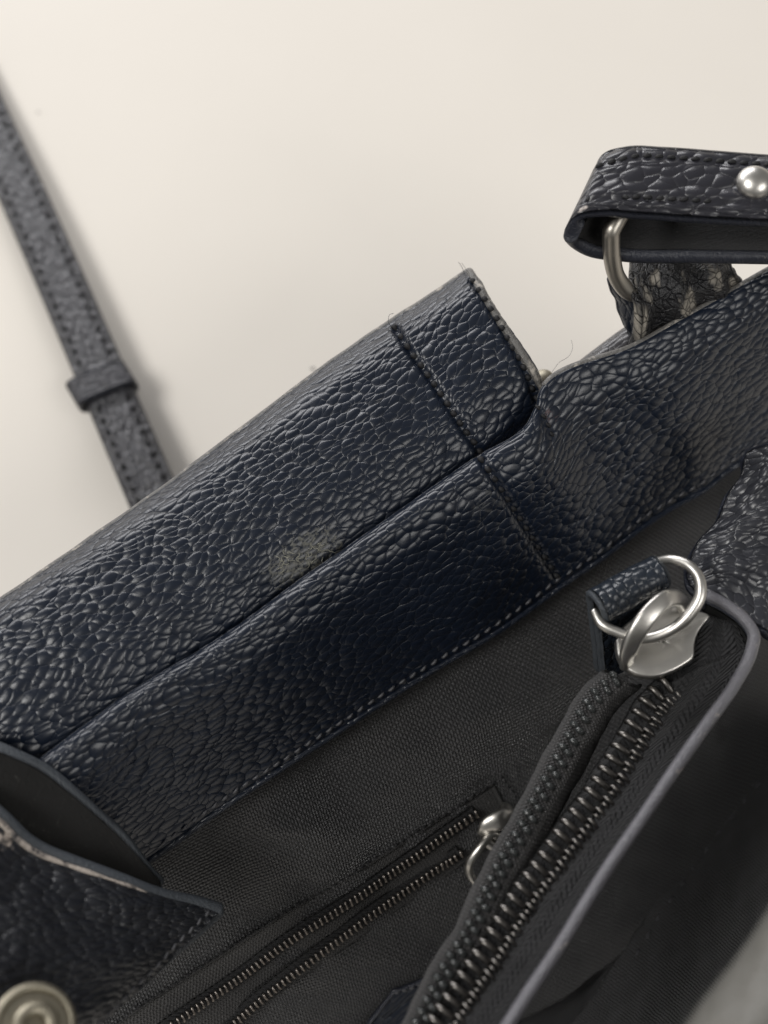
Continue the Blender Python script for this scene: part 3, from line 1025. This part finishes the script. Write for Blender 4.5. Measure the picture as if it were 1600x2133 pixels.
# --- top slider, its bridge, ring and rolled leather pull
OUT = [(1281, 1338), (1283, 1368), (1296, 1394), (1322, 1410), (1356, 1414), (1395, 1402), (1430, 1382), (1447, 1368), (1450, 1342), (1457, 1316), (1472, 1292), (1487, 1272), (1462, 1264), (1425, 1256), (1390, 1255), (1350, 1268), (1315, 1290), (1292, 1312)]
zs = 60.6
c0 = V(1372, 1338, zs)
nz_ = unit(np.array([-.22, -.10, 1.0]))
Ms = frame(c0, V(1300, 1400, zs) - V(1450, 1270, zs), nz_)
Mi = np.linalg.inv(np.array(Ms))
ol = []
for q in lerp_line([(*q, 0) for q in OUT + OUT[:1]], n=60)[:-1]:
    # sight line meets the slider plane
    d = V(q[0], q[1], zs) - CAM
    t = ((c0 - CAM) @ nz_) / (d @ nz_)
    w = CAM + d * t
    ol.append((Mi[:3, :3] @ w + Mi[:3, 3])[:2] / MM)
if sum(ol[i][0]*ol[(i+1) % len(ol)][1] - ol[(i+1) % len(ol)][0]*ol[i][1] for i in range(len(ol))) < 0:
    ol = ol[::-1]
slider = prism('zipper_slider', ol, Ms, -1.6, 0.0, M_NICKEL, bag, 0.35, dome=-0.35)
BR = [V(1306, 1384, 60.6), V(1308, 1362, 63.0), V(1326, 1318, 65.4), V(1352, 1280, 66.4), V(1384, 1250, 66.0), V(1410, 1246, 64.0), V(1424, 1262, 61.2)]
tube('bridge', BR, [1.0, 1.05, 1.1, 1.1, 1.05, 1.0, .95], M_NICKEL, slider, n=50,
     prof=[(1.05*np.sign(math.cos(a))*abs(math.cos(a))**.6, .55*np.sign(math.sin(a))*abs(math.sin(a))**.6) for a in np.linspace(0, 2*math.pi, 20, endpoint=False)], up=[.2, -.1, .95])
RING = [V(1238, 1272, 62.6), V(1250, 1296, 62.8), V(1290, 1318, 63.0), V(1340, 1330, 63.2), V(1392, 1316, 64.0), V(1436, 1280, 65.4), V(1459, 1238, 66.4), V(1455, 1202, 66.6), V(1432, 1176, 66.2), V(1400, 1165, 65.2), V(1368, 1168, 63.6)]
tube('pull_ring', RING, [.62, .66, .68, .7, .72, .74, .74, .72, .68, .62, .5], M_NICKEL, slider, n=110, sides=12)
# rolled leather pull: a band looped over the ring and hanging down
ax0, ax1 = V(1246, 1262, 62.5), V(1372, 1192, 62.5)
axd = unit(ax1 - ax0)
upv = unit(np.array([0, 0, 1.0]) - axd * axd[2])
sd = np.cross(axd, upv)
prof = []
for a in np.linspace(-1.9, 1.9, 15):
    prof.append((2.35*math.sin(a), 2.2*math.cos(a)))
prof = [(-1.3, -14.5), (-1.35, -8.0), (-1.5, -3.6)] + prof + [(1.5, -3.6), (1.35, -8.0), (1.3, -14.5)]
rows = []
for f in np.linspace(0, 1, 5):
    c = ax0 + (ax1-ax0)*f
    rows.append([tuple(c + (sd*x + upv*y + np.array([2.6, -5.5, 0])*max(0, -y-2)/12.5)*MM) for x, y in prof])
pull = Sheet('zipper_pull', [list(r) for r in zip(*rows)], [leather('pull_leather', base=(.013, .017, .024), cell=1.25, amp=.28, rough=.27), M_EDGE_TAB, M_SUEDE], slider, 1.15, 0.25, world_pts=True, facing='out', bump=[(.05, 4, 81)])

# --- closure tab at the lower left with its snap
T_top = [(-230, 1560), (-100, 1625), (0, 1702), (60, 1752), (150, 1792), (300, 1850), (410, 1878), (458, 1898)]
T_bot = [(-700, 2150), (-560, 2230), (-430, 2290), (-340, 2310), (-220, 2310), (-70, 2290), (70, 2250), (120, 2230)]
zt0 = [68, 67, 65.5, 64, 61.5, 56.5, 52.5, 50.5]
zt1 = [98, 97, 95, 92, 88, 80, 70, 64]
ctrl = []
for a, b, z0, z1 in zip(T_top, T_bot, zt0, zt1):
    ctrl.append([(a[0]+(b[0]-a[0])*f, a[1]+(b[1]-a[1])*f, z0+(z1-z0)*f + dz) for f, dz in ((0, 0), (.08, .5), (.3, .9), (.65, .6), (1, 0))])
M_TAB = leather('tab_leather', base=(.0085, .0095, .0125), cell=1.1, amp=.25, rough=.36, scuffs=[(V(-20, 1740, 65), 4.5, (.42, .36, .31), 1.0, .8)])
tab = Sheet('closure_tab', ctrl, [M_TAB, M_EDGE_TAB, M_SUEDE], bag, 2.1, 0.35, bump=[(.25, 14, 91)])
# thick painted edge of the folded tab and the rubbed line below it
dv = unit(tab.G[:, 1] - tab.G[:, 0])
tube('painted_edge', sub(tab.G[:, 0] - tab.N[:, 0]*.75*MM - dv*.35*MM, 50), 1.0, M_EDGE_TAB, tab.obj, n=200, sides=12)
el = tab.G[:, 2] + tab.N[:, 2]*.0*MM
elp = proj(el)
M_RUB = edge_paint('rubbed_skin', (.33, .29, .255), (.018, .019, .024), 0.50, .85)
k0 = [i for i in range(len(el)) if -140 < elp[i][0] < 310]
tube('rubbed_edge', sub(el[k0] - tab.N[:, 2][k0]*.12*MM, 40), [.42, .50, .40, .48, .36, .42, .40, .30, .36, .20, .30, .12], M_RUB, tab.obj, n=160, sides=8)
stitches(tab, [tuple(q) for q in sub(tab.px[-5, 4:], 24) if q[1] < 2200], 25, 1.1, .2, M_STITCH_GREY, tab.obj, .05, .2)
# back layer of the folded tab
K_top = [(-230, 1530), (-100, 1538), (0, 1566), (60, 1592), (150, 1656), (250, 1745), (335, 1838)]
zk = [67, 66.5, 65.5, 64, 61, 56, 51]
ctrl = [[(a[0], a[1], z), (a[0]-20*f, a[1]+70*f, z-2*f), (a[0]-60*f, a[1]+170*f, z-4*f), (a[0]-110*f, a[1]+280*f, z-6*f)] for a, z, f in zip(K_top, zk, (1, 1, 1, 1, .85, .55, .2))]
back = Sheet('closure_tab_back', ctrl, [M_SUEDE, M_EDGE_TAB, M_LEATHER], bag, 1.6, 0.4, bump=[(.12, 8, 95)])
# snap
sp, sn = tab.at(38, 2158, 0.1)
sn = unit(sn + np.array([0, .3, 0]))
Msn = frame(sp + sn*2.0*MM, V(140, 2060, 62) - V(0, 2110, 66), sn)
circ = [(math.cos(a), math.sin(a)) for a in np.linspace(0, 2*math.pi, 48, endpoint=False)]
snap = prism('snap_disc', [(4.4*x, 4.4*y) for x, y in circ], Msn, -1.6, 1.1, M_BRASS, tab.obj, .35)
Mn = np.array(Msn)
def loc(x, y, z):
    return Mn[:3, :3] @ (np.array([x, y, z])*MM) + Mn[:3, 3]
tube('snap_rim', [loc(3.8*x, 3.8*y, 1.1) for x, y in circ[::2]], .38, M_BRASS, tab.obj, n=97, closed=True)
tube('snap_socket', [loc(1.7*x, 1.7*y, 1.4) for x, y in circ[::2]], .8, M_BRASS, tab.obj, n=97, closed=True)

# loose threads at the flap corner and the notch
tube('loose_thread', [V(968, 572, 59), V(962, 556, 60), V(955, 546, 61)], .035, M_STITCH_GREY, flap.obj, n=14, sides=5)
tube('loose_thread', [V(985, 575, 59), V(972, 562, 60.5), V(962, 548, 61)], .03, M_STITCH_GREY, flap.obj, n=14, sides=5)
tube('loose_thread', [V(815, 682, 60), V(809, 668, 61.5), V(812, 655, 62), V(820, 653, 62)], .035, M_STITCH_GREY, flap.obj, n=16, sides=5)
tube('loose_thread', [V(1150, 775, 58), V(1165, 755, 59), V(1185, 742, 60), (V(1193, 722, 60)), V(1190, 708, 60)], .025, M_STITCH_GREY, strip.obj, n=24, sides=5)

# ------------------------------------------------------------------ shoulder strap on the table
strap_base = V(128, 590, 0)
strap = empty('shoulder_strap', strap_base.tolist())
strap['label'] = 'narrow dark grey stitched leather shoulder strap with keeper loop on the table'
strap['category'] = 'strap'
CL = [(-160, -60, 2.6), (-110, 60, 3.2), (-48, 200, 4.2), (44, 400, 5.4), (128, 590, 6.2), (192, 738, 6.8), (240, 850, 7.2), (296, 980, 7.6), (352, 1110, 7.0), (420, 1270, 5.0)]
cw = np.array([V(*q) for q in CL])
ca = cr_curve(cw, 40)
ta = unit(np.gradient(ca, axis=0))
sa = unit(np.cross(ta, np.array([0, 0, 1.0])))
HALF = 4.3
rows = []
for p, s in zip(ca, sa):
    rows.append([tuple(p + s*HALF*f*MM + np.array([0, 0, h])*MM - strap_base) for f, h in ((-1, -.35), (-.8, .15), (0, .35), (.8, .15), (1, -.35))])


class Shift(Sheet):
    pass


_cam = CAM.copy()
CAM = CAM - strap_base
band = Sheet('band', rows, [M_LEATHER_STRAP, edge_paint('strap_edge_sheen', (.075, .076, .084), None, .3, .5), M_SUEDE], strap, 2.0, 0.4, world_pts=True)  # edge base lightened for sheen like the band
w = band.G.shape[1]
for j in (int(w*.19), int(w*.81)):
    line = sub(band.px[:, j], 40)
    stitches(band, [tuple(q) for q in line], 26, 1.4, .46, M_STITCH, band.obj, 0.25)
CAM = _cam
# keeper loop round the strap
kp = V(211, 800, 7.0)
kt = unit(V(240, 850, 7.2) - V(192, 738, 6.8))
ks = unit(np.cross(kt, np.array([0, 0, 1.0])))
kt = unit(kt + ks * -0.12)
ku = np.cross(ks, kt)
sect = []
for a in np.linspace(0, 2*math.pi, 40, endpoint=False):
    c, s = math.cos(a), math.sin(a)
    sect.append((6.0*np.sign(c)*abs(c)**.45, 2.7*np.sign(s)*abs(s)**.6 - 1.0))
sect.append(sect[0])
rows = [[tuple(kp - strap_base + (ks*x + ku*max(y, -3.9) + kt*f)*MM) for f in (-2.4, 0, 2.4)] for x, y in sect]
keeper = Sheet('keeper_loop', rows, [leather('keeper_leather', base=(.03, .03, .036), cell=1.0, amp=.2, rough=.45), M_EDGE, M_SUEDE], strap, 1.1, 0.35, world_pts=True, facing='out')

# ------------------------------------------------------------------ specks on the table
def speck(px, py, r, mat, label):
    p = V(px, py, 0)
    verts, faces = [], []
    n, k = 8, 4
    for i in range(k):
        a = math.pi/2*i/k
        for j in range(n):
            t = 2*math.pi*j/n
            q = r*(1 + .3*math.sin(3*t + px))*math.cos(a)
            verts.append((q*math.cos(t)*MM, .7*q*math.sin(t)*MM, .4*r*math.sin(a)*MM))
    verts.append((0, 0, .4*r*MM))
    for i in range(k-1):
        for j in range(n):
            l = (j+1) % n
            faces.append((i*n+j, i*n+l, (i+1)*n+l, (i+1)*n+j))
    for j in range(n):
        faces.append(((k-1)*n+j, (k-1)*n+(j+1) % n, k*n))
    faces.append(tuple(range(n))[::-1])
    o = link('dust_speck', raw_mesh('dust_speck', verts, faces), [mat])
    o.location = p.tolist()
    o['label'] = label
    o['category'] = 'speck'
    o['group'] = 'dust specks on the table'


speck(80, 234, .32, M_STITCH_GREY, 'tiny dark dust speck on the table beside the shoulder strap')
speck(652, 768, .45, M_STITCH_GREY, 'tiny grey dust speck on the table just beyond the handbag flap edge')
